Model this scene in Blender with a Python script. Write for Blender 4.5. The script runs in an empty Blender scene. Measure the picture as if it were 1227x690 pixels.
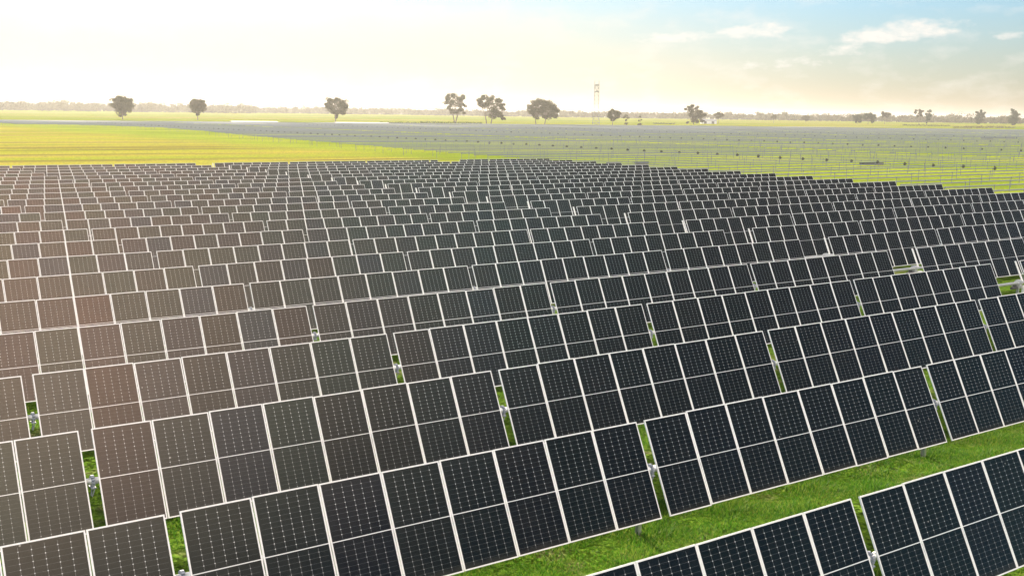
import bpy, bmesh, math, random
import numpy as np
from mathutils import Matrix, Vector, Euler

sc = bpy.context.scene
COL = sc.collection
R = math.radians
rnd = random.Random(7)
nrg = np.random.default_rng(11)

# ------------------------------------------------------------------ camera
cam_d = bpy.data.cameras.new('camera')
cam_d.sensor_width = 36.0
cam_d.lens = 36.0 * 1316.24 / 1227.0
cam_d.clip_start = 0.1
cam_d.clip_end = 40000
cam = bpy.data.objects.new('camera', cam_d)
COL.objects.link(cam)
cr = Vector((0.81750663, -0.57574807, 0.01403786))
cu = Vector((0.07808592, 0.1349582, 0.98776965))
cf = Vector((0.57060099, 0.80641208, -0.15528704))
mw = Matrix.Identity(4)
for i in range(3):
    mw[i][0], mw[i][1], mw[i][2] = cr[i], cu[i], -cf[i]
mw.translation = (0, 0, 9.4388)
cam.matrix_world = mw
sc.camera = cam

# ------------------------------------------------------------------ light
SUN_AZ, SUN_EL = 14.0, 23.0            # azimuth clockwise from +Y
SKY_STRENGTH, SUN_STRENGTH, EXPOSURE = 0.034, 5.0, 1.65
HAZE_DENSITY, HAZE_ANISO = 0.00007, 0.45

world = bpy.data.worlds.new('World')
sc.world = world
world.use_nodes = True
wn, wl = world.node_tree.nodes, world.node_tree.links
wn.clear()


def N(nt, typ, **kw):
    n = nt.nodes.new(typ)
    for k, v in kw.items():
        if k == 'ins':
            for a, b in v.items():
                n.inputs[a].default_value = b
        else:
            setattr(n, k, v)
    return n


def M_(nt, op, a, b=None, c=None):
    n = nt.nodes.new('ShaderNodeMath')
    n.operation = op
    for i, v in enumerate((a, b, c)):
        if v is None:
            continue
        if isinstance(v, (int, float)):
            n.inputs[i].default_value = v
        else:
            nt.links.new(v, n.inputs[i])
    return n.outputs[0]


def ramp(nt, fac, stops):
    n = nt.nodes.new('ShaderNodeValToRGB')
    e = n.color_ramp.elements
    while len(e) < len(stops):
        e.new(0.5)
    for el, (p, c) in zip(e, stops):
        el.position = p
        el.color = (*c, 1) if len(c) == 3 else c
    nt.links.new(fac, n.inputs[0])
    return n.outputs[0]


def mixc(nt, fac, a, b, mode='MIX'):
    n = nt.nodes.new('ShaderNodeMix')
    n.data_type = 'RGBA'
    n.blend_type = mode
    for sock, v in ((n.inputs[0], fac), (n.inputs[6], a), (n.inputs[7], b)):
        if isinstance(v, (int, float)):
            sock.default_value = v
        elif isinstance(v, tuple):
            sock.default_value = (*v, 1)
        else:
            nt.links.new(v, sock)
    return n.outputs[2]


wt = world.node_tree
sky = N(wt, 'ShaderNodeTexSky', sky_type='NISHITA', sun_disc=False)
sky.sun_elevation = R(SUN_EL)
sky.sun_rotation = R(SUN_AZ)
sky.altitude = 100
sky.air_density = 1.0
sky.dust_density = 0.3
sky.ozone_density = 3.5
tc = N(wt, 'ShaderNodeTexCoord')
sep = N(wt, 'ShaderNodeSeparateXYZ')
wl.new(tc.outputs['Generated'], sep.inputs[0])
az = M_(wt, 'MULTIPLY', M_(wt, 'ARCTAN2', sep.outputs[0], sep.outputs[1]), 180 / math.pi)
el = M_(wt, 'MULTIPLY', M_(wt, 'ARCSINE', sep.outputs[2]), 180 / math.pi)
cmb = N(wt, 'ShaderNodeCombineXYZ')
wl.new(az, cmb.inputs[0])
wl.new(M_(wt, 'MULTIPLY', el, 2.2), cmb.inputs[1])
def sstep(v, a, b):
    n = N(wt, 'ShaderNodeMapRange', interpolation_type='SMOOTHSTEP', ins={'From Min': a, 'From Max': b})
    wl.new(v, n.inputs['Value'])
    return n.outputs[0]


nz = N(wt, 'ShaderNodeTexNoise', ins={'Scale': 0.9, 'Detail': 7.0, 'Roughness': 0.6})
wl.new(cmb.outputs[0], nz.inputs['Vector'])
nz2 = N(wt, 'ShaderNodeTexNoise', ins={'Scale': 0.42, 'Detail': 6.0, 'Roughness': 0.55})
wl.new(cmb.outputs[0], nz2.inputs['Vector'])
puff = None
# cumulus banks: azimuth, elevation, half width, half height, slant (degrees)
for (a0, e0, ha, he, sl, amp) in [(43.2, 4.0, 2.2, 0.28, 0.0, 0.75), (47.3, 4.25, 1.7, 0.42, 0.05, 0.85), (54.2, 4.2, 2.7, 0.46, 0.07, 1.0),
                                  (51.6, 3.35, 1.6, 0.3, 0.08, 0.75), (48.8, 2.7, 2.6, 0.4, 0.06, 0.5), (38.0, 3.9, 2.2, 0.3, 0.0, 0.4),
                                  (58.9, 4.0, 0.7, 0.2, 0.0, 0.7), (63.5, 5.0, 3.0, 0.5, 0.0, 0.9), (44.0, 2.4, 3.0, 0.3, 0.0, 0.3)]:
    da = M_(wt, 'DIVIDE', M_(wt, 'SUBTRACT', az, a0), ha)
    eb = M_(wt, 'SUBTRACT', M_(wt, 'SUBTRACT', el, e0), M_(wt, 'MULTIPLY', M_(wt, 'SUBTRACT', az, a0), sl))
    de = M_(wt, 'DIVIDE', eb, he)
    dd = M_(wt, 'ADD', M_(wt, 'MULTIPLY', da, da), M_(wt, 'MULTIPLY', de, de))
    v = M_(wt, 'MULTIPLY', M_(wt, 'MAXIMUM', M_(wt, 'SUBTRACT', 1.0, M_(wt, 'MULTIPLY', dd, 0.5)), 0.0), amp)
    puff = v if puff is None else M_(wt, 'MAXIMUM', puff, v)
dens = M_(wt, 'SUBTRACT', M_(wt, 'ADD', M_(wt, 'MULTIPLY', puff, 0.62), M_(wt, 'MULTIPLY', nz.outputs[0], 1.15)), 0.82)
dens = M_(wt, 'MULTIPLY', M_(wt, 'MAXIMUM', dens, 0.0), 2.3)
wisp = M_(wt, 'MULTIPLY', M_(wt, 'MAXIMUM', M_(wt, 'SUBTRACT', nz2.outputs[0], 0.50), 0.0), 1.5)
cover = M_(wt, 'MINIMUM', M_(wt, 'ADD', M_(wt, 'MULTIPLY', dens, M_(wt, 'GREATER_THAN', puff, 0.001)), wisp), 0.85)
FILL_BANK_COL = (68.0, 45.0, 33.0)
FILL_WEST_COL = (30.0, 29.0, 28.5)
CLOUD_COL = (9.7, 9.1, 8.4)
skyc = mixc(wt, 1.0, sky.outputs[0], ramp(wt, M_(wt, 'DIVIDE', el, 10.0), [(0.0, (0.62, 0.54, 0.52)), (0.3, (0.80, 0.765, 0.745)), (0.62, (0.88, 1.03, 1.08))]), 'MULTIPLY')
# thin warm veil of high cloud towards the sun, denser low down
veil = M_(wt, 'MULTIPLY', M_(wt, 'MULTIPLY', sstep(az, 56.0, 30.0), sstep(az, -50.0, -20.0)), M_(wt, 'MULTIPLY', sstep(el, 9.0, 2.5), M_(wt, 'ADD', 0.45, M_(wt, 'MULTIPLY', nz2.outputs[0], 0.5))))
skyc = mixc(wt, veil, skyc, (9.4, 8.3, 6.6))
skyc = mixc(wt, cover, skyc, CLOUD_COL)
# unseen cloud added to light the frames and tint panel reflections: bank over the southern half of the sky, behind the viewpoint
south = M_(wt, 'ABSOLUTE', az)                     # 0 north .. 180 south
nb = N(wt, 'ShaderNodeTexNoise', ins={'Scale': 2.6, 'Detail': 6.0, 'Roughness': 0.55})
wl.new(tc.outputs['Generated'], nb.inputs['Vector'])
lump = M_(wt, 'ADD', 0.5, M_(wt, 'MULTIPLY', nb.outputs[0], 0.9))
deep = M_(wt, 'MULTIPLY', sstep(az, 78.0, 105.0), sstep(el, 60.0, 40.0))  # unseen sky darkened to teal so the right-hand panels mirror less light
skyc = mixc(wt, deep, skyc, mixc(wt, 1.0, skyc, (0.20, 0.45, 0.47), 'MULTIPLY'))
west = M_(wt, 'MULTIPLY', sstep(az, -70.0, -120.0), sstep(el, 6.0, 30.0))  # added unseen cloud that brightens the panel frames
skyc = mixc(wt, M_(wt, 'MINIMUM', M_(wt, 'MULTIPLY', west, lump), 1.0), skyc, FILL_WEST_COL)
mid = M_(wt, 'MULTIPLY', sstep(az, 118.0, 142.0), sstep(el, 24.0, 42.0))  # added unseen teal cloud, mirrored by the middle panels
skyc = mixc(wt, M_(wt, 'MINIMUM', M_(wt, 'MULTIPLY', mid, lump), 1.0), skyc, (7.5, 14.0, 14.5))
fill_bank = M_(wt, 'MULTIPLY', sstep(az, 133.0, 165.0), sstep(el, 23.0, 42.0))
skyc = mixc(wt, M_(wt, 'MINIMUM', M_(wt, 'MULTIPLY', fill_bank, lump), 1.0), skyc, FILL_BANK_COL)
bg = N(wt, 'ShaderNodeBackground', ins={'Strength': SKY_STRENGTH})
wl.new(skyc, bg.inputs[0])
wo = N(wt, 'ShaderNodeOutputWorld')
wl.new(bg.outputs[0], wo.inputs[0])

sun_d = bpy.data.lights.new('sun', 'SUN')
sun_d.energy = SUN_STRENGTH
sun_d.angle = R(0.5)
sun_d.color = (1.0, 0.86, 0.66)
sun = bpy.data.objects.new('sun', sun_d)
COL.objects.link(sun)
sdir = Vector((math.sin(R(SUN_AZ)) * math.cos(R(SUN_EL)), math.cos(R(SUN_AZ)) * math.cos(R(SUN_EL)), math.sin(R(SUN_EL))))
sun.rotation_euler = sdir.to_track_quat('Z', 'Y').to_euler()
sun.location = sdir * 300 + Vector((0, 0, 100))

sc.view_settings.view_transform = 'Standard'
sc.view_settings.look = 'None'
sc.view_settings.gamma = 1
sc.view_settings.exposure = EXPOSURE
sc.view_settings.use_curve_mapping = False
sc.cycles.use_denoising = True
sc.cycles.max_bounces = 6
sc.cycles.volume_bounces = 0
sc.cycles.sample_clamp_indirect = 8


# ------------------------------------------------------------------ helpers
def tag(o, label=None, cat=None, group=None, kind=None):
    if label: o['label'] = label
    if cat: o['category'] = cat
    if group: o['group'] = group
    if kind: o['kind'] = kind
    return o


def empty(name, loc, rz=0.0):
    o = bpy.data.objects.new(name, None)
    o.empty_display_size = 0.3
    o.location = loc
    o.rotation_euler = (0, 0, rz)
    COL.objects.link(o)
    return o


def obj(name, me, parent=None, loc=(0, 0, 0), rot=(0, 0, 0)):
    o = bpy.data.objects.new(name, me)
    o.location = loc
    o.rotation_euler = rot
    o.parent = parent
    COL.objects.link(o)
    return o


def mesh_np(name, verts, faces, mat, smooth=False):
    me = bpy.data.meshes.new(name)
    verts = np.asarray(verts, dtype=np.float32)
    faces = np.asarray(faces, dtype=np.int32)
    k = faces.shape[1]
    me.vertices.add(len(verts))
    me.vertices.foreach_set('co', verts.ravel())
    me.loops.add(faces.size)
    me.loops.foreach_set('vertex_index', faces.ravel())
    me.polygons.add(len(faces))
    me.polygons.foreach_set('loop_start', np.arange(len(faces), dtype=np.int32) * k)
    me.polygons.foreach_set('loop_total', np.full(len(faces), k, dtype=np.int32))
    if smooth:
        me.polygons.foreach_set('use_smooth', np.ones(len(faces), dtype=bool))
    me.update(calc_edges=True)
    me.materials.append(mat)
    return me


def bm_mesh(name, bm, *mats, smooth=False):
    me = bpy.data.meshes.new(name)
    bm.normal_update()
    bm.to_mesh(me)
    bm.free()
    for m in mats:
        me.materials.append(m)
    if smooth:
        for p in me.polygons:
            p.use_smooth = True
    return me


def bx(bm, c, s, mi=0, mat=None):
    m = Matrix.Translation(c) @ (mat.to_4x4() if mat else Matrix.Identity(4)) @ Matrix.Diagonal((*s, 1))
    g = bmesh.ops.create_cube(bm, size=1.0, matrix=m)
    for v in g['verts']:
        for f in v.link_faces:
            f.material_index = mi


def tube(bm, a, b, r0, r1=None, seg=10, mi=0, cap=True):
    a, b = Vector(a), Vector(b)
    r1 = r0 if r1 is None else r1
    d = b - a
    q = d.to_track_quat('Z', 'Y').to_matrix().to_4x4()
    g = bmesh.ops.create_cone(bm, cap_ends=cap, segments=seg, radius1=r0, radius2=r1, depth=d.length,
                              matrix=Matrix.Translation((a + b) / 2) @ q)
    for v in g['verts']:
        for f in v.link_faces:
            f.material_index = mi


def mat(name):
    m = bpy.data.materials.new(name)
    m.use_nodes = True
    nt = m.node_tree
    return m, nt, nt.nodes['Principled BSDF']


def ground_z(x, y):
    t = np.clip((np.hypot(x, y) - 1400.0) / 1600.0, 0, 1)
    return 6.0 * t * t * (3 - 2 * t)


# ------------------------------------------------------------------ materials
def make_metal(name, base, rough=0.42, metallic=0.75, var=0.12):
    m, nt, p = mat(name)
    t = N(nt, 'ShaderNodeTexCoord')
    n = N(nt, 'ShaderNodeTexNoise', ins={'Scale': 14.0, 'Detail': 4.0})
    nt.links.new(t.outputs['Object'], n.inputs['Vector'])
    lo = tuple(c * (1 - var) for c in base)
    hi = tuple(min(1, c * (1 + var)) for c in base)
    nt.links.new(ramp(nt, n.outputs[0], [(0.3, lo), (0.7, hi)]), p.inputs['Base Color'])
    p.inputs['Metallic'].default_value = metallic
    p.inputs['Roughness'].default_value = rough
    return m


MAT_FRAME = make_metal('anodised_aluminium', (0.78, 0.79, 0.79), 0.5, 0.1, 0.05)
MAT_GALV = make_metal('galvanised_steel', (0.56, 0.57, 0.57), 0.45, 0.6, 0.16)
MAT_BARE = make_metal('sky_tinted_galvanised_steel', (0.26, 0.29, 0.34), 0.7, 0.1, 0.12)  # blue of the reflected sky is put into the base colour
MAT_WHITE = make_metal('white_powder_coat', (0.78, 0.78, 0.76), 0.4, 0.0, 0.04)
MAT_MOTOR = make_metal('dark_motor_casing', (0.07, 0.07, 0.075), 0.5, 0.0, 0.2)

MAT_TOWER = make_metal('dull_tower_steel', (0.26, 0.27, 0.28), 0.7, 0.1, 0.15)

PW, PL, PITCH = 1.298, 2.228, 1.3202


def make_glass():
    m, nt, p = mat('solar_cells_under_glass')
    t = N(nt, 'ShaderNodeTexCoord')
    s = N(nt, 'ShaderNodeSeparateXYZ')
    nt.links.new(t.outputs['Object'], s.inputs[0])
    iw, ih = PW - 0.09, PL / 2 - 0.065
    cwid, chei = iw / 6, ih / 11
    u = M_(nt, 'DIVIDE', M_(nt, 'ADD', s.outputs[0], iw / 2), cwid)
    ay = M_(nt, 'SUBTRACT', M_(nt, 'ABSOLUTE', s.outputs[1]), 0.016)
    v = M_(nt, 'DIVIDE', ay, chei)

    def dist(x, w):                        # metres to the nearest grid line
        f = M_(nt, 'FRACT', M_(nt, 'ADD', x, 0.5))
        return M_(nt, 'MULTIPLY', M_(nt, 'ABSOLUTE', M_(nt, 'SUBTRACT', f, 0.5)), w)
    du, dv = dist(u, cwid), dist(v, chei)
    vline = M_(nt, 'LESS_THAN', du, 0.0028)
    hline = M_(nt, 'LESS_THAN', dv, 0.0020)
    dot = M_(nt, 'LESS_THAN', M_(nt, 'ADD', du, dv), 0.0125)
    inu = M_(nt, 'LESS_THAN', M_(nt, 'ABSOLUTE', s.outputs[0]), iw / 2 - 0.02)
    inv = M_(nt, 'MULTIPLY', M_(nt, 'LESS_THAN', ay, ih - 0.02), M_(nt, 'GREATER_THAN', ay, 0.02))
    inn = M_(nt, 'MULTIPLY', inu, inv)
    mid = M_(nt, 'LESS_THAN', M_(nt, 'ABSOLUTE', s.outputs[1]), 0.009)
    # thin silver busbars run up every cell
    bus = M_(nt, 'LESS_THAN', dist(M_(nt, 'MULTIPLY', u, 9.0), cwid / 9.0), 0.0006)
    oi = N(nt, 'ShaderNodeObjectInfo')
    cellc = ramp(nt, oi.outputs['Random'], [(0.0, (0.0016, 0.003, 0.0045)), (0.35, (0.0018, 0.0046, 0.0046)), (0.7, (0.0018, 0.0032, 0.0055)), (1.0, (0.0035, 0.005, 0.005))])
    # cell to cell shade differences
    cid = N(nt, 'ShaderNodeCombineXYZ')
    nt.links.new(M_(nt, 'FLOOR', u), cid.inputs[0])
    nt.links.new(M_(nt, 'FLOOR', M_(nt, 'DIVIDE', s.outputs[1], chei)), cid.inputs[1])
    nt.links.new(M_(nt, 'MULTIPLY', oi.outputs['Random'], 37.0), cid.inputs[2])
    wnz = N(nt, 'ShaderNodeTexWhiteNoise')
    nt.links.new(cid.outputs[0], wnz.inputs['Vector'])
    cellc = mixc(nt, M_(nt, 'MULTIPLY', wnz.outputs[0], 0.3), cellc, (0.007, 0.011, 0.014))
    c = mixc(nt, M_(nt, 'MULTIPLY', bus, 0.10), cellc, (0.3, 0.31, 0.32))
    c = mixc(nt, M_(nt, 'MULTIPLY', M_(nt, 'MAXIMUM', M_(nt, 'MULTIPLY', vline, 0.34), M_(nt, 'MULTIPLY', hline, 0.16)), inn), c, (0.42, 0.43, 0.44))
    lower = M_(nt, 'SUBTRACT', 1.0, M_(nt, 'MULTIPLY', M_(nt, 'LESS_THAN', s.outputs[1], 0.0), 0.45))  # view effect put into the colour: dots fainter in the lower half
    dot = M_(nt, 'MULTIPLY', dot, lower)
    c = mixc(nt, M_(nt, 'MULTIPLY', dot, inn), c, (0.55, 0.56, 0.57))
    c = mixc(nt, mid, c, (0.7, 0.71, 0.72))
    # dust film, a little thicker towards the lower edge
    dn = N(nt, 'ShaderNodeTexNoise', ins={'Scale': 2.2, 'Detail': 5.0})
    mp = N(nt, 'ShaderNodeVectorMath', operation='ADD')
    nt.links.new(t.outputs['Object'], mp.inputs[0])
    nt.links.new(oi.outputs['Location'], mp.inputs[1])
    nt.links.new(mp.outputs[0], dn.inputs['Vector'])
    c = mixc(nt, M_(nt, 'MULTIPLY', dn.outputs[0], 0.009), c, (0.32, 0.27, 0.2))
    low = N(nt, 'ShaderNodeMapRange', ins={'From Min': -PL / 2 + 0.16, 'From Max': -PL / 2 + 0.03})
    nt.links.new(M_(nt, 'ADD', s.outputs[1], M_(nt, 'MULTIPLY', M_(nt, 'SUBTRACT', dn.outputs[0], 0.5), 0.25)), low.inputs['Value'])
    c = mixc(nt, M_(nt, 'MULTIPLY', low.outputs[0], 0.07), c, (0.30, 0.26, 0.2))
    vo = N(nt, 'ShaderNodeTexVoronoi', ins={'Scale': 1.7})
    nt.links.new(mp.outputs[0], vo.inputs['Vector'])
    c = mixc(nt, M_(nt, 'MULTIPLY', M_(nt, 'LESS_THAN', vo.outputs['Distance'], 0.03), 0.5), c, (0.55, 0.54, 0.5))
    nt.links.new(c, p.inputs['Base Color'])
    nt.links.new(M_(nt, 'ADD', 0.1, M_(nt, 'MULTIPLY', dn.outputs[0], 0.14)), p.inputs['Roughness'])
    p.inputs['IOR'].default_value = 1.5
    nt.links.new(ramp(nt, M_(nt, 'FRACT', M_(nt, 'MULTIPLY', oi.outputs['Random'], 7.31)), [(0.0, (0.80, 0.97, 0.90)), (0.35, (0.95, 0.93, 0.9)), (0.6, (0.82, 0.92, 1.0)), (0.8, (0.9, 1.0, 0.9)), (1.0, (1.0, 0.92, 0.88))]), p.inputs['Specular Tint'])
    p.inputs['Specular IOR Level'].default_value = 0.5
    return m


MAT_GLASS = make_glass()


def make_ground():
    m, nt, p = mat('meadow_grass_and_soil')
    g = N(nt, 'ShaderNodeNewGeometry')
    s = N(nt, 'ShaderNodeSeparateXYZ')
    nt.links.new(g.outputs['Position'], s.inputs[0])

    def noise(scale, detail=5.0, stretch=None, rough=0.55):
        n = N(nt, 'ShaderNodeTexNoise', ins={'Scale': scale, 'Detail': detail, 'Roughness': rough})
        if stretch:
            mp = N(nt, 'ShaderNodeMapping')
            mp.inputs['Scale'].default_value = stretch
            nt.links.new(g.outputs['Position'], mp.inputs['Vector'])
            nt.links.new(mp.outputs[0], n.inputs['Vector'])
        else:
            nt.links.new(g.outputs['Position'], n.inputs['Vector'])
        return n.outputs[0]
    fine = noise(6.0, 6.0, None, 0.7)
    mid = noise(0.7, 5.0)
    big = noise(0.018, 4.0)
    streak = noise(0.035, 6.0, (0.08, 1.0, 1.0), 0.62)
    rut = noise(0.16, 3.0, (0.045, 1.0, 1.0), 0.5)
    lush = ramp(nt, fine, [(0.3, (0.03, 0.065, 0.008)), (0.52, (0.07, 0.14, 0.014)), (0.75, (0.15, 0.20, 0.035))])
    meadow = ramp(nt, streak, [(0.40, (0.38, 0.31, 0.14)), (0.45, (0.42, 0.36, 0.085)), (0.54, (0.39, 0.38, 0.06)), (0.64, (0.31, 0.35, 0.045))])
    field = ramp(nt, big, [(0.35, (0.20, 0.28, 0.03)), (0.6, (0.31, 0.37, 0.05)), (0.75, (0.35, 0.36, 0.08))])
    # left meadow behind the last row of panels; the rest is the sown field
    edge = M_(nt, 'ADD', 120.0, M_(nt, 'MULTIPLY', M_(nt, 'SUBTRACT', noise(0.03, 3.0), 0.5), 40.0))
    mask = N(nt, 'ShaderNodeMapRange', ins={'From Min': -10.0, 'From Max': 10.0})
    nt.links.new(M_(nt, 'SUBTRACT', s.outputs[0], edge), mask.inputs['Value'])
    mott = noise(0.11, 6.0, (0.3, 1.0, 1.0), 0.7)
    meadow = mixc(nt, ramp(nt, mott, [(0.42, (0, 0, 0)), (0.6, (0.55, 0.55, 0.55))]), meadow, (0.30, 0.33, 0.045))
    meadow = mixc(nt, ramp(nt, rut, [(0.53, (0, 0, 0)), (0.61, (0.85, 0.85, 0.85))]), meadow, (0.17, 0.115, 0.055))
    c = mixc(nt, mask.outputs[0], meadow, field)
    far = N(nt, 'ShaderNodeMapRange', ins={'From Min': 860.0, 'From Max': 900.0})
    nt.links.new(M_(nt, 'ADD', s.outputs[1], M_(nt, 'MULTIPLY', s.outputs[0], 0.06)), far.inputs['Value'])
    pad = noise(0.004, 3.0, (0.35, 1.0, 1.0))
    c = mixc(nt, far.outputs[0], c, ramp(nt, pad, [(0.35, (0.15, 0.215, 0.014)), (0.5, (0.21, 0.25, 0.022)), (0.65, (0.26, 0.235, 0.05))]))
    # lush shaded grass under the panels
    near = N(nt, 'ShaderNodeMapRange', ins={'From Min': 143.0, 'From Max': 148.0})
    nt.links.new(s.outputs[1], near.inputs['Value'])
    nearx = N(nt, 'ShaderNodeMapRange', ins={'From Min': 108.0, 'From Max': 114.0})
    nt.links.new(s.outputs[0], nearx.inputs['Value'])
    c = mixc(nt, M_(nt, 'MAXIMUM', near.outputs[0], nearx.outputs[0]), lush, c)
    # worn soil: patches near, wheel ruts in the meadow
    soil = ramp(nt, fine, [(0.3, (0.11, 0.085, 0.055)), (0.7, (0.24, 0.20, 0.14))])
    sm = N(nt, 'ShaderNodeMapRange', ins={'From Min': 0.54, 'From Max': 0.64})
    nt.links.new(mid, sm.inputs['Value'])
    c = mixc(nt, M_(nt, 'MULTIPLY', sm.outputs[0], 0.6), c, soil)
    tuft = noise(2.2, 6.0, None, 0.65)
    c = mixc(nt, ramp(nt, tuft, [(0.35, (0.55, 0.55, 0.55)), (0.6, (0.0, 0.0, 0.0))]), c, (0.045, 0.075, 0.014))
    # upright blades: each spot of the sward faces its own way, reflects light and lets some through
    nv = N(nt, 'ShaderNodeTexNoise', ins={'Scale': 9.0, 'Detail': 2.0})
    nt.links.new(g.outputs['Position'], nv.inputs['Vector'])
    v1 = N(nt, 'ShaderNodeVectorMath', operation='SUBTRACT')
    nt.links.new(nv.outputs['Color'], v1.inputs[0])
    v1.inputs[1].default_value = (0.5, 0.5, 0.5)
    v2 = N(nt, 'ShaderNodeVectorMath', operation='MULTIPLY_ADD')
    nt.links.new(v1.outputs[0], v2.inputs[0])
    v2.inputs[1].default_value = (6.0, 6.0, 0.0)
    v2.inputs[2].default_value = (0.0, 0.0, 0.5)
    v3 = N(nt, 'ShaderNodeVectorMath', operation='NORMALIZE')
    nt.links.new(v2.outputs[0], v3.inputs[0])
    df = N(nt, 'ShaderNodeBsdfDiffuse')
    nt.links.new(c, df.inputs[0])
    nt.links.new(v3.outputs[0], df.inputs['Normal'])
    tl = N(nt, 'ShaderNodeBsdfTranslucent')
    nt.links.new(mixc(nt, 1.0, c, (1.5, 1.35, 0.7), 'MULTIPLY'), tl.inputs[0])
    nt.links.new(v3.outputs[0], tl.inputs['Normal'])
    ad = N(nt, 'ShaderNodeAddShader')
    nt.links.new(df.outputs[0], ad.inputs[0])
    nt.links.new(tl.outputs[0], ad.inputs[1])
    nt.links.new(ad.outputs[0], nt.nodes['Material Output'].inputs[0])
    nt.nodes.remove(p)
    return m


def make_leaf(name, c0, c1, c2, trans=0.35):
    m, nt, p = mat(name)
    g = N(nt, 'ShaderNodeNewGeometry')
    n = N(nt, 'ShaderNodeTexNoise', ins={'Scale': 0.35, 'Detail': 3.0})
    nt.links.new(g.outputs['Position'], n.inputs['Vector'])
    mx = M_(nt, 'ADD', M_(nt, 'MULTIPLY', g.outputs['Random Per Island'], 0.55), M_(nt, 'MULTIPLY', n.outputs[0], 0.45))
    c = ramp(nt, mx, [(0.2, c0), (0.5, c1), (0.8, c2)])
    nt.links.new(c, p.inputs['Base Color'])
    p.inputs['Roughness'].default_value = 0.65
    p.inputs['Specular IOR Level'].default_value = 0.25
    tr = N(nt, 'ShaderNodeBsdfTranslucent')
    nt.links.new(c, tr.inputs[0])
    ms = N(nt, 'ShaderNodeMixShader', ins={0: trans})
    out = nt.nodes['Material Output']
    nt.links.new(p.outputs[0], ms.inputs[1])
    nt.links.new(tr.outputs[0], ms.inputs[2])
    nt.links.new(ms.outputs[0], out.inputs[0])
    return m


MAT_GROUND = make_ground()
MAT_BLADE = make_leaf('grass_blades', (0.035, 0.12, 0.008), (0.075, 0.21, 0.012), (0.22, 0.28, 0.045), 0.4)
MAT_LEAF = make_leaf('eucalypt_leaves', (0.032, 0.036, 0.014), (0.06, 0.062, 0.024), (0.11, 0.098, 0.04), 0.3)
MAT_LEAF2 = make_leaf('dark_green_leaves', (0.018, 0.04, 0.018), (0.034, 0.066, 0.028), (0.06, 0.09, 0.04), 0.25)
MAT_SCRUB = make_leaf('dry_scrub', (0.10, 0.085, 0.055), (0.15, 0.13, 0.08), (0.2, 0.18, 0.1), 0.2)
MAT_BARK = make_metal('eucalypt_bark', (0.17, 0.14, 0.11), 0.85, 0.0, 0.3)

# ------------------------------------------------------------------ ground, hills, haze
rings = np.array([0.0, 15, 30, 60, 100, 160, 250, 400, 600, 850, 1100, 1400, 1600, 1800, 2000, 2200, 2400, 2600, 2800, 3000, 3600, 5000, 7500, 11000])
SEG = 96
vs, fs = [(0, 0, 0)], []
for rr in rings[1:]:
    for k in range(SEG):
        a = 2 * math.pi * k / SEG
        x, y = rr * math.cos(a), rr * math.sin(a)
        vs.append((x, y, float(ground_z(x, y))))
bmg = bmesh.new()
bv = [bmg.verts.new(v) for v in vs]
for k in range(SEG):
    bmg.faces.new((bv[0], bv[1 + k], bv[1 + (k + 1) % SEG]))
for i in range(len(rings) - 2):
    o0, o1 = 1 + i * SEG, 1 + (i + 1) * SEG
    for k in range(SEG):
        k2 = (k + 1) % SEG
        bmg.faces.new((bv[o0 + k], bv[o1 + k], bv[o1 + k2], bv[o0 + k2]))
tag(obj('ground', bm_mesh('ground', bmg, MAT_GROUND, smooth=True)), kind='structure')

# low wooded ridge far behind the tree line
MAT_HILL = make_metal('wooded_hill', (0.06, 0.075, 0.05), 0.95, 0.0, 0.3)
hv, hf = [], []
azs = np.linspace(-5, 75, 161)
for j, a in enumerate(azs):
    h = 14 + 14 * math.exp(-((a - 26) / 2.6) ** 2) + 11 * math.exp(-((a - 31.6) / 0.9) ** 2) + 14 * math.exp(-((a - 12) / 4) ** 2) \
        + 4 * math.sin(a * 1.7) + 2.2 * math.sin(a * 5.1 + 1)
    ca, sa = math.sin(R(a)), math.cos(R(a))
    for (d, z) in ((5600, 5.0), (5900, 5 + h * 0.6), (6300, 5 + h), (6900, 5 + h * 0.5), (7400, 4.0)):
        hv.append((d * ca, d * sa, z))
for j in range(len(azs) - 1):
    for k in range(4):
        a0 = j * 5 + k
        hf.append((a0, a0 + 1, a0 + 6, a0 + 5))
tag(obj('hills', mesh_np('hills', hv, hf, MAT_HILL, True)), kind='structure')

hm = bpy.data.materials.new('haze_air')
hm.use_nodes = True
hm.node_tree.nodes.clear()
pv = N(hm.node_tree, 'ShaderNodeVolumePrincipled', ins={'Density': HAZE_DENSITY, 'Anisotropy': HAZE_ANISO})
pv.inputs['Color'].default_value = (0.97, 0.96, 0.95, 1)
ho = N(hm.node_tree, 'ShaderNodeOutputMaterial')
hm.node_tree.links.new(pv.outputs[0], ho.inputs['Volume'])
b = bmesh.new()
bx(b, (0, 0, 30.0), (23000, 23000, 62))
tag(obj('haze', bm_mesh('haze', b, hm)), kind='stuff')

# ------------------------------------------------------------------ solar trackers
TILT = 63.94
ROW0, ROWDY, TUBE_Z = 11.728, 6.0007, 1.55
S = 1.148
CX = 45.0 * S                                     # the drive post of each row
BAYS = [(-5.36, 9), (5.20, 8), (14.6, 8), (24.0, 9), (34.55, 8), (46.0, 8), (55.4, 9), (65.95, 8), (75.35, 8), (84.75, 9)]


def ring_frame():
    b = bmesh.new()
    w, t = 0.028, 0.035
    bx(b, (0, PL / 2 - w / 2, 0), (PW, w, t))
    bx(b, (0, -PL / 2 + w / 2, 0), (PW, w, t))
    for s in (-1, 1):
        bx(b, (s * (PW / 2 - w / 2), 0, 0), (w, PL - 2 * w, t))
    return bm_mesh('frame', b, MAT_FRAME)


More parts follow.
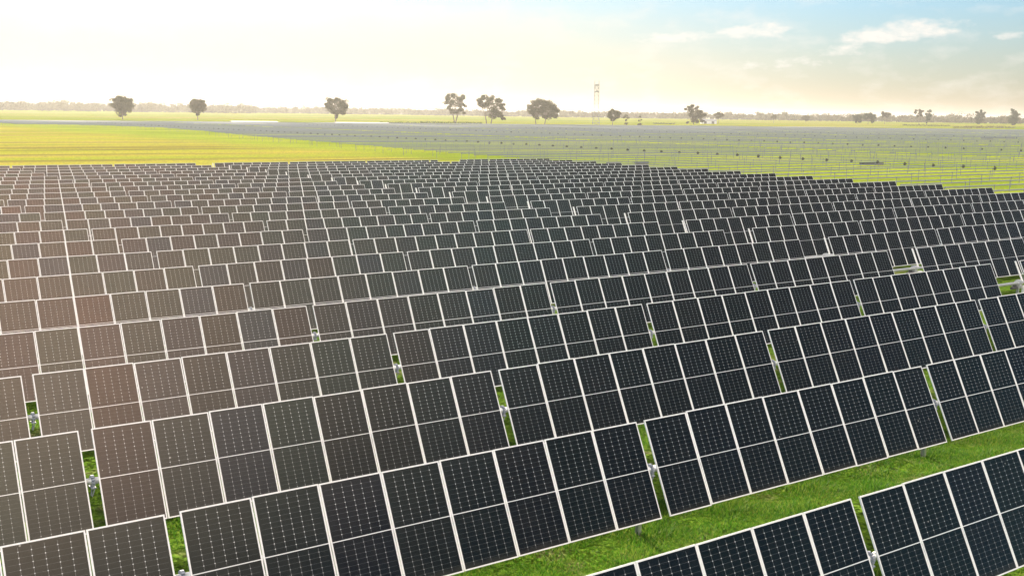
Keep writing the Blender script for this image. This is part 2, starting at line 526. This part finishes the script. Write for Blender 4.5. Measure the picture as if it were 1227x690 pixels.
b = bmesh.new()
bx(b, (0, 0, 0.010), (PW - 0.056, PL - 0.056, 0.008))
ME_PANEL = bm_mesh('solar_panel', b, MAT_GLASS)
ME_FRAME = ring_frame()

b = bmesh.new()                                   # H pile
bx(b, (0, 0.055, 0.55), (0.09, 0.01, 2.0))
bx(b, (0, -0.055, 0.55), (0.09, 0.01, 2.0))
bx(b, (0, 0, 0.55), (0.01, 0.1, 2.0))
ME_POST = bm_mesh('post', b, MAT_GALV)

b = bmesh.new()                                   # bearing with bracket arms
for k in range(12):
    a0 = 2 * math.pi * k / 12
    bx(b, (0, 0.13 * math.cos(a0), 0.13 * math.sin(a0)), (0.07, 0.075, 0.045), 0, Matrix.Rotation(a0 - math.pi / 2 + math.pi / 2, 3, 'X'))
bx(b, (0, 0, -0.16), (0.12, 0.3, 0.025))
for s in (-1, 1):
    bx(b, (0, s * 0.1, -0.08), (0.05, 0.02, 0.16), 0, Matrix.Rotation(s * 0.5, 3, 'X'))
    tube(b, (0.03, s * 0.14, -0.15), (-0.03, s * 0.05, -0.42), 0.016, seg=6)
bmesh.ops.scale(b, vec=(0.9, 0.8, 0.8), verts=b.verts)
ME_BEARING = bm_mesh('bearing', b, MAT_BARE)

b = bmesh.new()                                   # slew drive housing
tube(b, (-0.1, 0, 0), (0.1, 0, 0), 0.17, seg=20)
tube(b, (-0.2, 0, 0), (0.2, 0, 0), 0.11, seg=16)
bx(b, (0, 0, -0.23), (0.3, 0.34, 0.05))
tube(b, (0, -0.2, -0.17), (0, 0.3, -0.17), 0.085, seg=14)
ME_SLEW = bm_mesh('slew_drive', b, MAT_GALV)
b = bmesh.new()
tube(b, (-0.1, 0, -0.22), (-0.58, 0, -0.22), 0.075, seg=12)
bx(b, (-0.3, 0, -0.12), (0.16, 0.12, 0.1))
ME_MOTOR = bm_mesh('motor', b, MAT_MOTOR)
b = bmesh.new()
bx(b, (0, 0, 0), (0.26, 0.14, 0.34))
bx(b, (0, -0.076, 0), (0.23, 0.014, 0.30))
tube(b, (0.06, 0, -0.17), (0.06, 0, -0.55), 0.014, seg=6)
ME_BOX = bm_mesh('control_box', b, MAT_WHITE)
b = bmesh.new()                                   # slim module on the wing end that feeds the motor
bx(b, (0, 0.56, 0), (0.12, 1.1, 0.03))
bx(b, (0, 0.05, -0.05), (0.05, 0.2, 0.1))
ME_STRIP = bm_mesh('controller_strip', b, MAT_WHITE)


def tube_mesh(name, x0, x1, r=0.075, m=MAT_GALV):
    b = bmesh.new()
    tube(b, (x0, 0, 0), (x1, 0, 0), r, seg=10)
    return bm_mesh(name, b, m, smooth=True)


XL = BAYS[0][0] * S - CX - 0.3
XR = BAYS[-1][0] * S + 9 * PITCH - CX + 0.3
ME_TUBE = tube_mesh('torque_tube', XL, XR)
TN = Vector((0, -math.sin(R(TILT)), math.cos(R(TILT))))   # panel normal
TUP = Vector((0, math.cos(R(TILT)), math.sin(R(TILT))))
NAMES = ['front', 'second', 'third', 'fourth', 'fifth', 'sixth', 'seventh', 'eighth', 'ninth', 'tenth', 'eleventh', 'twelfth',
         'thirteenth', 'fourteenth', 'fifteenth', 'sixteenth', 'seventeenth', 'eighteenth', 'nineteenth', 'twentieth',
         'twenty-first', 'twenty-second', 'twenty-third']
LABELS = {0: 'front row of dark solar panels, nearest the camera below the wide grass strip',
          1: 'second row of dark solar panels, just behind the wide green grass strip',
          3: 'fourth row of tilted solar panels, its drive gap showing green grass at right',
          21: 'twenty-second row of tilted solar panels, just in front of the last row',
          22: 'last row of solar panels, farthest back, missing a few panels along its length'}
TUBE_OFF = TN * -0.12


def make_tracker(i):
    """row 0 with all its parts; the other rows are copies of it"""
    o = empty('solar_tracker', (0, 0, 0))
    kids = []
    for (u0, n) in BAYS:
        for k in range(n):
            x = u0 * S + (k + 0.5) * PITCH - CX
            p = obj('solar_panel', ME_PANEL, o, (x, 0, TUBE_Z), (R(TILT), 0, 0))
            obj('frame', ME_FRAME, p)
    c = Vector((0, 0, TUBE_Z)) + TUBE_OFF
    obj('torque_tube', ME_TUBE, o, c)
    xs = [u0 * S - CX - 0.1 for (u0, n) in BAYS if u0 not in (-5.36, 46.0)] + [XL + 0.12, XR - 0.12]
    for x in xs:
        obj('post', ME_POST, o, (x - 0.30, c.y, -0.2))
        obj('bearing', ME_BEARING, o, (x, c.y, c.z))
    obj('post', ME_POST, o, (0.55, c.y, -0.3))
    obj('slew_drive', ME_SLEW, o, (0.55, c.y, c.z))
    obj('motor', ME_MOTOR, o, (0.5, c.y - 0.02, c.z))
    obj('control_box', ME_BOX, o, (0.86, c.y - 0.16, c.z - 0.3))
    obj('controller_strip', ME_STRIP, o, (46.0 * S - CX - 0.2, TUBE_OFF.y, TUBE_Z + TUBE_OFF.z + 0.03), (R(TILT), 0, 0))
    return o


def copy_tree(o, parent=None, skip=None):
    c = o.copy()
    COL.objects.link(c)
    c.parent = parent
    for ch in KIDS[o.name]:
        if skip and skip(ch):
            continue
        copy_tree(ch, c)
    return c


proto = make_tracker(0)
KIDS = {}
for o in [proto] + list(proto.children_recursive):
    KIDS[o.name] = list(o.children)
for i in range(23):
    gap = (lambda ch: ch.name.startswith('solar_panel') and 76.7 * S - CX < ch.location.x < 79.6 * S - CX) if i == 22 else None
    o = proto if i == 0 else copy_tree(proto, None, gap)
    dx = (i - 3) * 0.055 if i < 3 else 0.0
    o.location = (CX + dx, ROW0 + i * ROWDY, rnd.uniform(-0.012, 0.012))
    o.rotation_euler = (R(rnd.uniform(-0.4, 0.4)), 0, 0)
    for p in [c for c in o.children if c.name.startswith('solar_panel')]:
        p.rotation_euler = (R(TILT + rnd.gauss(0, 0.3)), R(rnd.gauss(0, 0.12)), R(rnd.gauss(0, 0.05)))
        p.location.z += rnd.gauss(0, 0.004)
    tag(o, LABELS.get(i, f'{NAMES[i]} row of tilted dark solar panels counted from the camera'), 'solar tracker',
        'rows of solar panels on trackers')

# ------------------------------------------------------------------ bare trackers (piles and torque tubes, no panels yet)
BL = 115.5


def bare_mesh(L, ph=0.0):
    b = bmesh.new()
    tube(b, (0, 0, TUBE_Z), (L, 0, TUBE_Z), 0.082, seg=6)
    n = int(round(L / 10.5))
    for k in range(n + 1):
        x = min(L - 0.1, max(0.1, 0.2 + (L - 0.4) * (k + ph) / n))
        bx(b, (x, 0, 0.7), (0.045, 0.07, 1.66))
        bx(b, (x, 0, TUBE_Z), (0.08, 0.2, 0.2))
    return bm_mesh('bare_tracker', b, MAT_BARE)


b = bmesh.new()
bx(b, (0, 0, TUBE_Z - 0.08), (0.28, 0.3, 0.44))
bx(b, (0, 0, TUBE_Z + 0.22), (0.22, 0.26, 0.12))
tube(b, (-0.4, 0, TUBE_Z), (0.4, 0, TUBE_Z), 0.13, seg=8)
ME_DRIVE = bm_mesh('drive_box', b, MAT_MOTOR)
ME_BT = bare_mesh(BL)
ME_BTV = [ME_BT, bare_mesh(BL, 0.3), bare_mesh(BL, -0.35), bare_mesh(BL, 0.5)]
spots = []
for col in range(9):
    x0 = 118.0 + 121.5 * col
    for i in range(8, 134):
        y = ROW0 + i * ROWDY
        xm = x0 + BL
        a_far = math.degrees(math.atan2(x0, y))
        if a_far > 61.5:
            continue
        if y > 800 - max(0, x0 - 790) * 0.42:
            continue
        xs = float(np.interp(i, [22, 28, 43, 57, 70, 83, 94, 98], [118, 121, 131, 141, 154, 163, 152, 118])) if col == 0 else x0
        spots.append((math.hypot(x0 + 50, y), xs, y, (x0 + BL - xs) / BL, col, i))
spots.sort()
BT_LABEL = 'bare galvanised tracker row without panels, standing on posts in the sunlit green field'
first = None
for (d, x, y, sx, col, i) in spots[:300]:
    dzr = rnd.uniform(-0.08, 0.08)
    o = empty('bare_tracker', (x, y, dzr))
    tag(o, BT_LABEL, 'solar tracker', 'bare tracker rows beyond the panels')
    t = obj('torque_tube', ME_BTV[rnd.randrange(4)], o)
    t.scale = (sx, 1, 1)
    obj('drive_box', ME_DRIVE, o, (178.0 + 121.5 * col - x, 0, 0))
rest = spots[300:]
bv0 = np.array([v.co[:] for v in ME_BT.vertices], dtype=np.float32)
ME_BT.calc_loop_triangles()
bf0 = np.array([t.vertices[:] for t in ME_BT.loop_triangles], dtype=np.int32)
allv = np.concatenate([bv0 + np.array([x, y, rnd.uniform(-0.1, 0.1)], dtype=np.float32) for (d, x, y, s, c, i) in rest])
allf = np.concatenate([bf0 + k * len(bv0) for k in range(len(rest))])
tag(obj('bare_trackers_far', mesh_np('bare_trackers_far', allv, allf, MAT_BARE)), kind='stuff')
bpy.data.objects['bare_trackers_far'].name = 'far_bare_trackers'

# pallets of dark panels between the bare rows; the pair near the panels stands in for shadow dashes
b = bmesh.new()
for k in range(8):
    bx(b, (0, 0, 0.2 + k * 0.06), (2.3, 1.3, 0.045))
ME_STACK = bm_mesh('panel_stack', b, MAT_MOTOR)
b = bmesh.new()
for k in (-0.55, 0, 0.55):
    bx(b, (0, k, 0.06), (2.2, 0.1, 0.12))
for k in range(6):
    bx(b, (-1.0 + k * 0.4, 0, 0.135), (0.12, 1.25, 0.025))
MAT_TIMBER = make_metal('pallet_timber', (0.30, 0.22, 0.13), 0.8, 0.0, 0.2)
ME_PAL = bm_mesh('pallet', b, MAT_TIMBER)
for k, (x, y, lab) in enumerate([(197.4, 149.0, 'left pallet of dark stacked panels lying between the nearest bare tracker rows'),
                                 (200.2, 148.2, 'right pallet of dark stacked panels lying between the nearest bare tracker rows'),
                                 (141.5, 166.0, 'left shadow dash built as a low dark panel pallet just beyond the last panel rows'),
                                 (149.2, 166.4, 'right shadow dash built as a low dark panel pallet just beyond the last panel rows'),
                                 (566, 348.5, 'left dark panel pallet far out in the grey field at the right'),
                                 (590, 355.5, 'middle dark panel pallet far out in the grey field at the right'),
                                 (612, 363.0, 'right dark panel pallet far out in the grey field at the right')]):
    o = empty('panel_pallet', (x, y, 0), 0.0)
    o.scale = (1.2, 1.0, 0.8) if k < 4 else (4.2, 1.4, 1.8)
    tag(o, lab, 'pallet', 'panel pallets')
    obj('panel_stack', ME_STACK, o)
    obj('pallet', ME_PAL, o)


# ------------------------------------------------------------------ trees
def leaf_quads(centres, radii, per, size, rg):
    """small leaf-cluster quads spread through ellipsoid clumps"""
    V, F = [], []
    k0 = 0
    for c, rad in zip(centres, radii):
        n = per
        d = rg.normal(size=(n, 3))
        d /= np.linalg.norm(d, axis=1)[:, None]
        rr = rg.uniform(0.35, 1.06, (n, 1)) ** 0.6
        p = np.asarray(c) + d * rr * np.asarray(rad)
        nrm = d * 0.5 + rg.normal(size=(n, 3)) * 0.8
        nrm /= np.linalg.norm(nrm, axis=1)[:, None]
        t = np.cross(nrm, rg.normal(size=(n, 3)))
        t /= np.linalg.norm(t, axis=1)[:, None]
        bt = np.cross(nrm, t)
        s = size * rg.uniform(0.5, 1.25, (n, 1))
        q = np.stack([p - t * s, p + bt * s * 0.55, p + t * s, p - bt * s * 0.55], 1).reshape(-1, 3)
        V.append(q)
        F.append(np.arange(n * 4).reshape(-1, 4) + k0)
        k0 += n * 4
    return np.concatenate(V), np.concatenate(F)


def tree(name, pos, H, label, clumps, trunks=((0, 0),), leaf=None, per=70, size=0.55, lean=0.0, group='trees in the fields', rz=None, cat='tree'):
    """clumps: (across, up, radius) as fractions of the height, across measured along the view's right"""
    rg = np.random.default_rng(abs(hash(label)) % 1000 if False else sum(map(ord, label)))
    x, y = pos
    o = empty(name, (x, y, float(ground_z(x, y)) - 0.1))
    o.rotation_euler[2] = -math.atan2(x, y)          # local +X runs across the line of sight to the paddock
    tag(o, label, cat, group)
    cs, rs = [], []
    for (cx, cz, r) in clumps:
        sub = max(4, int(9 * (r / 0.14)))
        dep = rg.uniform(-0.16, 0.16)
        for _ in range(sub):
            d = rg.normal(size=3) * np.array([0.5, 0.6, 0.42])
            cs.append(((cx + d[0] * r) * H, (dep + d[1] * r) * H, (cz + d[2] * r) * H))
            q = r * rg.uniform(0.65, 0.98) * H
            rs.append((q, q, q * 0.72))
    v, f = leaf_quads(cs, rs, int(per * 2.1), size * 1.05, rg)
    obj('crown', mesh_np('crown', v, f, leaf or MAT_LEAF), o)
    b = bmesh.new()
    tops = [(c[0], c[1]) for c in clumps]
    for (tx, tl) in trunks:
        r0 = 0.022 * H
        knee = Vector(((tx + tl * 0.5) * H, 0, 0.3 * H))
        tube(b, (tx * H, 0, 0), knee, r0, r0 * 0.72, 8)
        for (cx, cz, r) in clumps:
            if abs(cx - tx) > 0.45 and len(trunks) > 1:
                continue
            e = Vector((cx * H, rg.uniform(-0.06, 0.06) * H, cz * H))
            m = knee.lerp(e, 0.5) + Vector((rg.uniform(-.03, .03), rg.uniform(-.03, .03), rg.uniform(-.02, .03))) * H
            tube(b, knee, m, r0 * 0.5, r0 * 0.3, 6)
            tube(b, m, e, r0 * 0.3, r0 * 0.1, 5)
    obj('trunk', bm_mesh('trunk', b, MAT_BARK), o)
    return o


tree('rounded_tree', (305.5, 1075.8), 22.6, 'dense round tree with inverted teardrop crown, hazy, farthest left', [
    (0, .84, .17), (-.22, .78, .16), (.24, .78, .16), (-.3, .6, .15), (.3, .6, .16), (0, .6, .22), (-.15, .42, .15), (.17, .42, .15), (0, .27, .12)])
tree('fan_tree', (388.9, 1106.1), 21.2, 'fan-shaped tree narrowing to a thin trunk, second from the left', [
    (0, .9, .13), (0, .78, .14), (-.22, .84, .12), (.22, .84, .12), (-.28, .7, .12), (.27, .68, .13), (0, .66, .17), (-.1, .48, .13), (.13, .48, .13), (.03, .33, .09)])
tree('dome_tree', (519, 1057.7), 24.5, 'umbrella-topped gum tree with short trunk, alone left of the middle', [
    (0, .87, .14), (-.25, .84, .13), (.25, .83, .14), (-.38, .72, .12), (.38, .68, .14), (.2, .62, .14), (-.18, .66, .14), (.3, .45, .12), (-.1, .45, .11), (.1, .4, .12), (0, .24, .08)])
tree('open_gum_tree', (685.9, 1088.5), 32.8, 'tall open gum tree with forked trunk and gaps in its crown', [
    (-.24, .86, .11), (-.05, .92, .1), (.14, .82, .11), (.28, .86, .1), (-.3, .72, .1), (-.12, .7, .1), (.1, .62, .12), (.3, .6, .08), (.2, .42, .09), (.36, .36, .06), (-.2, .52, .09), (-.05, .42, .09), (-.14, .34, .05)],
    trunks=((-.01, -.12), (.03, .14)), per=44, size=0.7)
tree('leaning_gum_tree', (658.8, 975.9), 29.6, 'ragged gum tree with bulky right side hanging low, beside the tall open gum', [
    (-.38, .82, .1), (-.2, .9, .11), (.04, .84, .12), (.26, .82, .12), (-.34, .66, .1), (-.12, .7, .12), (.14, .6, .15), (.4, .66, .1), (.46, .55, .08), (.2, .4, .15), (.1, .26, .11), (.36, .3, .1), (.48, .2, .06)],
    trunks=((-.12, -.1), (.04, .1)), per=52, size=0.65)
tree('wide_tree', (727.6, 978), 26.6, 'wide domed dark tree on two separate trunks', [
    (-.05, .86, .15), (-.3, .8, .14), (.1, .86, .14), (.06, .7, .16), (.02, .5, .13), (.24, .86, .14), (.45, .74, .15), (-.48, .62, .13), (.58, .55, .14), (-.3, .52, .14), (-.05, .62, .17), (.25, .6, .18), (.4, .4, .15), (.6, .33, .1), (-.24, .36, .11), (.2, .34, .1)],
    trunks=((-.2, -.08), (.16, .1)), per=64)
tree('oval_tree', (809.1, 952.8), 17.8, 'small oval dark tree on a bare stem just right of the lattice tower', [
    (0, .86, .14), (-.16, .72, .14), (.2, .72, .16), (.22, .54, .15), (-.14, .52, .13), (.03, .38, .11)])
tree('wispy_sapling', (840, 965.7), 12.4, 'thin wispy sapling right of the small oval tree', [
    (0, .85, .12), (-.2, .7, .1), (.18, .66, .1), (0, .45, .09), (.02, .1, .12)], per=16, size=0.45)
tree('bare_sapling', (831.8, 932.2), 10.7, 'nearly leafless young tree with a low bush at its foot', [
    (0, .9, .09), (.1, .6, .08), (-.1, .5, .07), (0, .1, .14), (-.2, .08, .1)], per=14, size=0.4)
tree('windswept_tree', (1069.9, 1090.9), 26.6, 'windswept dark tree leaning left in front of the white shed', [
    (-.28, .88, .1), (-.42, .78, .09), (-.08, .9, .12), (.12, .84, .1), (-.12, .68, .13), (.14, .64, .14), (.34, .62, .12), (.3, .42, .13), (-.16, .48, .12), (.05, .4, .15), (.5, .5, .09), (.4, .22, .1), (.2, .16, .1), (-.02, .2, .1), (-.3, .12, .06)],
    trunks=((0, -.05),), per=64)
tree('pale_tree', (1294.9, 1263.8), 18.7, 'pale faint tree right of the white shed', [
    (0, .84, .15), (-.26, .74, .14), (.26, .74, .14), (.1, .56, .13), (-.14, .52, .12)], per=30, size=0.7)
tree('bushy_tree', (1619, 1245.8), 17.6, 'smaller left tree of the touching dark pair in the right distance', [
    (0, .8, .18), (-.25, .66, .17), (.26, .66, .17), (0, .5, .2), (.2, .34, .16), (-.1, .3, .12)], leaf=MAT_LEAF2, per=50, size=0.7)
tree('bushy_tree', (1592, 1202.6), 20.0, 'larger right tree of the touching dark pair, its trunk visible', [
    (-.2, .84, .15), (.1, .86, .15), (.36, .76, .15), (.42, .52, .16), (.1, .58, .2), (-.25, .58, .17), (.34, .32, .14)], leaf=MAT_LEAF2, per=50, size=0.7)
tree('spreading_tree', (1741.5, 1278.9), 22.8, 'slim-stemmed tree right of the touching dark pair', [
    (-.22, .86, .13), (.06, .8, .14), (.3, .74, .13), (-.1, .66, .13), (.16, .58, .12)], per=44, size=0.75)
tree('open_gum_tree', (1765.3, 1223.2), 28.0, 'tall sparse gum with tufted open top beside a darker one', [
    (-.2, .9, .08), (0, .94, .08), (.16, .86, .09), (-.26, .76, .08), (-.02, .74, .08), (.1, .62, .08), (-.12, .56, .08)], per=40, size=0.7)
tree('narrow_tree', (1722.7, 1178.5), 26.5, 'narrow dark tree standing against the tall sparse gum', [
    (.1, .88, .1), (-.02, .76, .1), (.16, .66, .12), (.02, .54, .12), (.12, .4, .11), (.06, .26, .08)], leaf=MAT_LEAF2, per=50, size=0.7)
tree('dark_tree', (1994.1, 1247.7), 28.5, 'bushy dark green tree with loose left side, second from the right edge', [
    (.05, .9, .1), (-.2, .84, .09), (.2, .74, .12), (-.02, .68, .13), (.26, .54, .11), (-.14, .46, .14), (.08, .4, .16), (-.02, .2, .14)], leaf=MAT_LEAF2, per=60, size=0.8)
tree('dark_tree', (1962.1, 1158), 30.4, 'dark green tree with a tuft on top at the far right edge', [
    (-.08, .93, .08), (.0, .78, .11), (.2, .64, .12), (-.06, .56, .15), (.1, .4, .18), (-.12, .3, .15), (.02, .16, .13)], leaf=MAT_LEAF2, per=60, size=0.8)
tree('lone_tree', (1466.3, 1301.1), 15.8, 'thin lone tree with upright stem before the woodland, right of the pale tree', [
    (0, .86, .13), (-.14, .72, .12), (.16, .7, .12), (.02, .54, .1)], per=30, size=0.6)
tree('low_tree', (1690, 1420), 15.0, 'low round tree left of the touching dark pair, against the woodland', [
    (0, .76, .2), (-.26, .6, .18), (.28, .6, .18), (0, .4, .2)], per=34, size=0.8)

# far woodland: one mass of crowns along the horizon
V, F, k0 = [], [], 0
rg = np.random.default_rng(5)
CS, RS = [], []
for k in range(2000):
    a = rg.uniform(2, 68)
    d = rg.uniform(2450, 2750) if a < 22 else rg.uniform(2750, 3300)
    h = rg.uniform(16, 25) * (1.12 if a < 22 else 1.0) * (0.8 + 0.12 * math.sin(a * 2.3) * math.sin(a * 0.7 + 2))
    if rg.uniform() < 0.06:
        h *= 1.25
    cx, cy = d * math.sin(R(a)), d * math.cos(R(a))
    gz = float(ground_z(cx, cy))
    for q in range(4):
        r = h * rg.uniform(0.2, 0.36)
        CS.append((cx + rg.normal() * h * 0.36, cy + rg.normal() * h * 0.36, gz + h * rg.uniform(0.12, 0.8)))
        RS.append((r * 1.2, r * 1.2, r * 0.85))
v, f = leaf_quads(CS, RS, 32, 1.9, rg)
tag(obj('woodland', mesh_np('woodland', v, f, MAT_LEAF)), kind='stuff')


# ------------------------------------------------------------------ lattice tower
def make_tower():
    o = empty('lattice_tower', (648.6, 787.3, 0), -math.atan2(648.6, 787.3))
    tag(o, 'tall pale steel lattice power tower rising above the horizon', 'tower')
    H = 41.5
    b = bmesh.new()
    lv = [(0, 3.4), (9, 2.6), (18, 2.25), (27, 2.1), (34, 2.0), (H, 1.9)]

    def wd(z):
        for (z0, w0), (z1, w1) in zip(lv, lv[1:]):
            if z <= z1:
                return w0 + (w1 - w0) * (z - z0) / (z1 - z0)
        return lv[-1][1]
    cor = [(-1, -1), (1, -1), (1, 1), (-1, 1)]
    for (sx, sy) in cor:
        for (z0, w0), (z1, w1) in zip(lv, lv[1:]):
            tube(b, (sx * w0, sy * w0, z0), (sx * w1, sy * w1, z1), 0.24, seg=5)
    legs = bm_mesh('tower_legs', b, MAT_TOWER)
    obj('tower_legs', legs, o)
    b = bmesh.new()
    n = 11
    for k in range(n):
        z0, z1 = H * k / n * 0.92, H * (k + 1) / n * 0.92
        for q in range(4):
            a, c = cor[q], cor[(q + 1) % 4]
            w0, w1 = wd(z0), wd(z1)
            tube(b, (a[0] * w0, a[1] * w0, z0), (c[0] * w1, c[1] * w1, z1), 0.12, seg=4)
            tube(b, (c[0] * w0, c[1] * w0, z0), (a[0] * w1, a[1] * w1, z1), 0.12, seg=4)
            tube(b, (a[0] * w1, a[1] * w1, z1), (c[0] * w1, c[1] * w1, z1), 0.12, seg=4)
    obj('bracing', bm_mesh('bracing', b, MAT_TOWER), o)
    for z in (31.0, 36.5):
        b = bmesh.new()
        for sx in (-1, 1):
            tube(b, (sx * 0.9, -7.5, z + 0.6), (sx * 1.9, 0, z), 0.12, seg=5)
            tube(b, (sx * 0.9, 7.5, z + 0.6), (sx * 1.9, 0, z), 0.12, seg=5)
            tube(b, (sx * 0.9, -7.5, z + 0.6), (sx * 1.9, 0, z + 1.6), 0.1, seg=5)
            tube(b, (sx * 0.9, 7.5, z + 0.6), (sx * 1.9, 0, z + 1.6), 0.1, seg=5)
        bx(b, (0, 0, z + 0.8), (3.6, 3.6, 0.9))
        obj('crossarm', bm_mesh('crossarm', b, MAT_TOWER), o)
        for sy in (-1, 1):
            b = bmesh.new()
            for k in range(8):
                tube(b, (0, sy * 7.3, z + 0.4 - k * 0.22), (0, sy * 7.3, z + 0.3 - k * 0.22), 0.16, seg=8)
            tube(b, (0, sy * 7.3, z + 0.6), (0, sy * 7.3, z - 1.5), 0.05, seg=5)
            obj('insulator', bm_mesh('insulator', b, MAT_WHITE), o)


make_tower()

# ------------------------------------------------------------------ farm buildings, hedges, track
MAT_ROOF = make_metal('pale_sheet_roof', (0.36, 0.36, 0.35), 0.7, 0.0, 0.08)
MAT_WALL = make_metal('pale_sheet_wall', (0.62, 0.62, 0.60), 0.7, 0.0, 0.06)
MAT_DOOR = make_metal('dark_door', (0.09, 0.09, 0.10), 0.6, 0.0, 0.1)


def shed(name, p0, p1, depth, hw, hr, label, doors=2):
    a, c = Vector((*p0, 0)), Vector((*p1, 0))
    L = (c - a).length
    mid = (a + c) / 2
    o = empty(name, (mid.x, mid.y, float(ground_z(mid.x, mid.y))), math.atan2(c.y - a.y, c.x - a.x))
    tag(o, label, 'shed')
    b = bmesh.new()
    bx(b, (0, 0, hw / 2), (L, depth, hw))
    for s in (-1, 1):                                   # gable infill
        v = [b.verts.new((s * L / 2, -depth / 2, hw)), b.verts.new((s * L / 2, depth / 2, hw)), b.verts.new((s * L / 2, 0, hw + hr - .05)),
             b.verts.new((s * (L / 2 - .2), -depth / 2, hw)), b.verts.new((s * (L / 2 - .2), depth / 2, hw)), b.verts.new((s * (L / 2 - .2), 0, hw + hr - .05))]
        b.faces.new((v[0], v[1], v[2])); b.faces.new((v[3], v[5], v[4]))
        b.faces.new((v[0], v[2], v[5], v[3])); b.faces.new((v[1], v[4], v[5], v[2]))
    obj('wall', bm_mesh('wall', b, MAT_WALL), o)
    b = bmesh.new()
    sl = math.atan2(hr, depth / 2)
    ll = math.hypot(hr, depth / 2) + 0.5
    for s in (-1, 1):
        bx(b, (0, s * (depth / 4 + 0.12), hw + hr / 2 + 0.06), (L + 0.8, ll, 0.1), 0, Matrix.Rotation(-s * sl, 3, 'X'))
    obj('roof', bm_mesh('roof', b, MAT_ROOF), o)
    for k in range(doors):
        b = bmesh.new()
        bx(b, (-L / 2 + L * (k + 0.5) / doors, -depth / 2 - 0.03, hw * 0.42), (min(4.0, L / doors * 0.4), 0.06, hw * 0.84))
        obj('door', bm_mesh('door', b, MAT_DOOR), o)


shed('long_shed', (329, 858.5), (368, 859.8), 8, 1.0, 0.5, 'long low white roofed shed at the far edge, left of the umbrella tree', 4)
shed('long_shed', (421, 859), (468, 852), 8, 0.9, 0.5, 'long low pale shed just right of the umbrella tree', 4)
shed('farm_shed', (1203, 1211), (1222, 1198), 11, 4.6, 2.4, 'white farm shed partly hidden behind the windswept dark tree', 2)


def hedge(pos, L, H, rz, label, leaf, name='hedge', dep=2.0):
    rg = np.random.default_rng(sum(map(ord, label)))
    o = empty(name, (*pos, float(ground_z(*pos))), rz)
    tag(o, label, name.split('_')[-1])
    n = max(4, int(L / 2.0))
    cs = [(-L / 2 + L * (k + .5) / n, rg.uniform(-.3, .3) * dep, H * rg.uniform(.4, .6)) for k in range(n)]
    rs = [(1.6, dep * .6, H * rg.uniform(.4, .62)) for k in range(n)]
    v, f = leaf_quads(cs, rs, 60, 0.4, rg)
    obj('foliage', mesh_np('foliage', v, f, leaf), o)
    b = bmesh.new()
    for c in cs[::2]:
        tube(b, (c[0], c[1], -0.1), (c[0], c[1], H * .5), 0.06, 0.03, 5)
    obj('stem', bm_mesh('stem', b, MAT_BARK), o)


VR = -math.atan2(cr.y * -1, cr.x)
hedge((492, 870), 38, 2.0, VR, 'dark clipped hedge at the field edge right of the long pale sheds', MAT_LEAF2)
hedge((590, 943), 62, 1.9, VR, 'low dark hedge at the foot of the tall open gum tree', MAT_LEAF2)
hedge((1029, 1105), 30, 2.2, VR, 'short dark hedge left of the windswept tree', MAT_LEAF2)
hedge((1564, 1070), 76, 2.4, VR, 'long dark hedge below the tall sparse gum in the right distance', MAT_LEAF2)
for k, (t, hh, lab) in enumerate([(0.0, 3.2, 'leftmost clump of brown scrub at the right end of the far field'),
                                  (0.22, 3.8, 'second clump of brown scrub from the left beyond the grey field'),
                                  (0.45, 3.4, 'middle clump of brown scrub beyond the grey field'),
                                  (0.68, 3.9, 'fourth clump of brown scrub, left of the last one'),
                                  (0.92, 3.3, 'rightmost clump of brown scrub beyond the grey field')]):
    hedge((1359 + 133 * t, 874 + 12 * t), 26, hh, VR, lab, MAT_SCRUB, 'scrub_bush', 5.0)

MAT_TRACK = make_metal('pale_gravel', (0.46, 0.41, 0.32), 0.95, 0.0, 0.15)
b = bmesh.new()
pts = [(1000, 915), (1060, 926), (1130, 944), (1200, 966), (1290, 985), (1380, 1000)]
prev = None
for (x, y) in pts:
    cur = (b.verts.new((x, y - 5, float(ground_z(x, y)) + 0.06)), b.verts.new((x, y + 5, float(ground_z(x, y)) + 0.06)))
    if prev:
        b.faces.new((prev[0], cur[0], cur[1], prev[1]))
    prev = cur
tag(obj('gravel_track', bm_mesh('gravel_track', b, MAT_TRACK)), kind='structure')


# ------------------------------------------------------------------ grass blades in the lanes near the camera
def blades(n, x0, x1, y0, y1, h0, h1):
    x = nrg.uniform(x0, x1, n)
    y = nrg.uniform(y0, y1, n)
    keep = (np.sin(x * 1.7 + np.sin(y * 2.1) * 1.3) + np.sin(y * 1.9 + x * 0.6) * 0.9 + nrg.normal(size=n) * 0.9) > -0.8
    x, y = x[keep], y[keep]
    m = len(x)
    clump = 0.6 + 0.5 * np.sin(x * 2.3 + 1.0) * np.sin(y * 2.9)
    h = nrg.uniform(h0, h1, m) * clump
    a = nrg.uniform(0, 2 * np.pi, m)
    w = nrg.uniform(0.008, 0.017, m)
    ln = nrg.normal(size=(m, 2)) * 0.5 * h[:, None]
    z0 = np.full(m, -0.005)
    A = np.stack([x - np.cos(a) * w, y - np.sin(a) * w, z0], 1)
    B = np.stack([x + np.cos(a) * w, y + np.sin(a) * w, z0], 1)
    Cc = np.stack([x + ln[:, 0] + np.cos(a) * w * .2, y + ln[:, 1] + np.sin(a) * w * .2, h], 1)
    return np.stack([A, B, Cc], 1).reshape(-1, 3)


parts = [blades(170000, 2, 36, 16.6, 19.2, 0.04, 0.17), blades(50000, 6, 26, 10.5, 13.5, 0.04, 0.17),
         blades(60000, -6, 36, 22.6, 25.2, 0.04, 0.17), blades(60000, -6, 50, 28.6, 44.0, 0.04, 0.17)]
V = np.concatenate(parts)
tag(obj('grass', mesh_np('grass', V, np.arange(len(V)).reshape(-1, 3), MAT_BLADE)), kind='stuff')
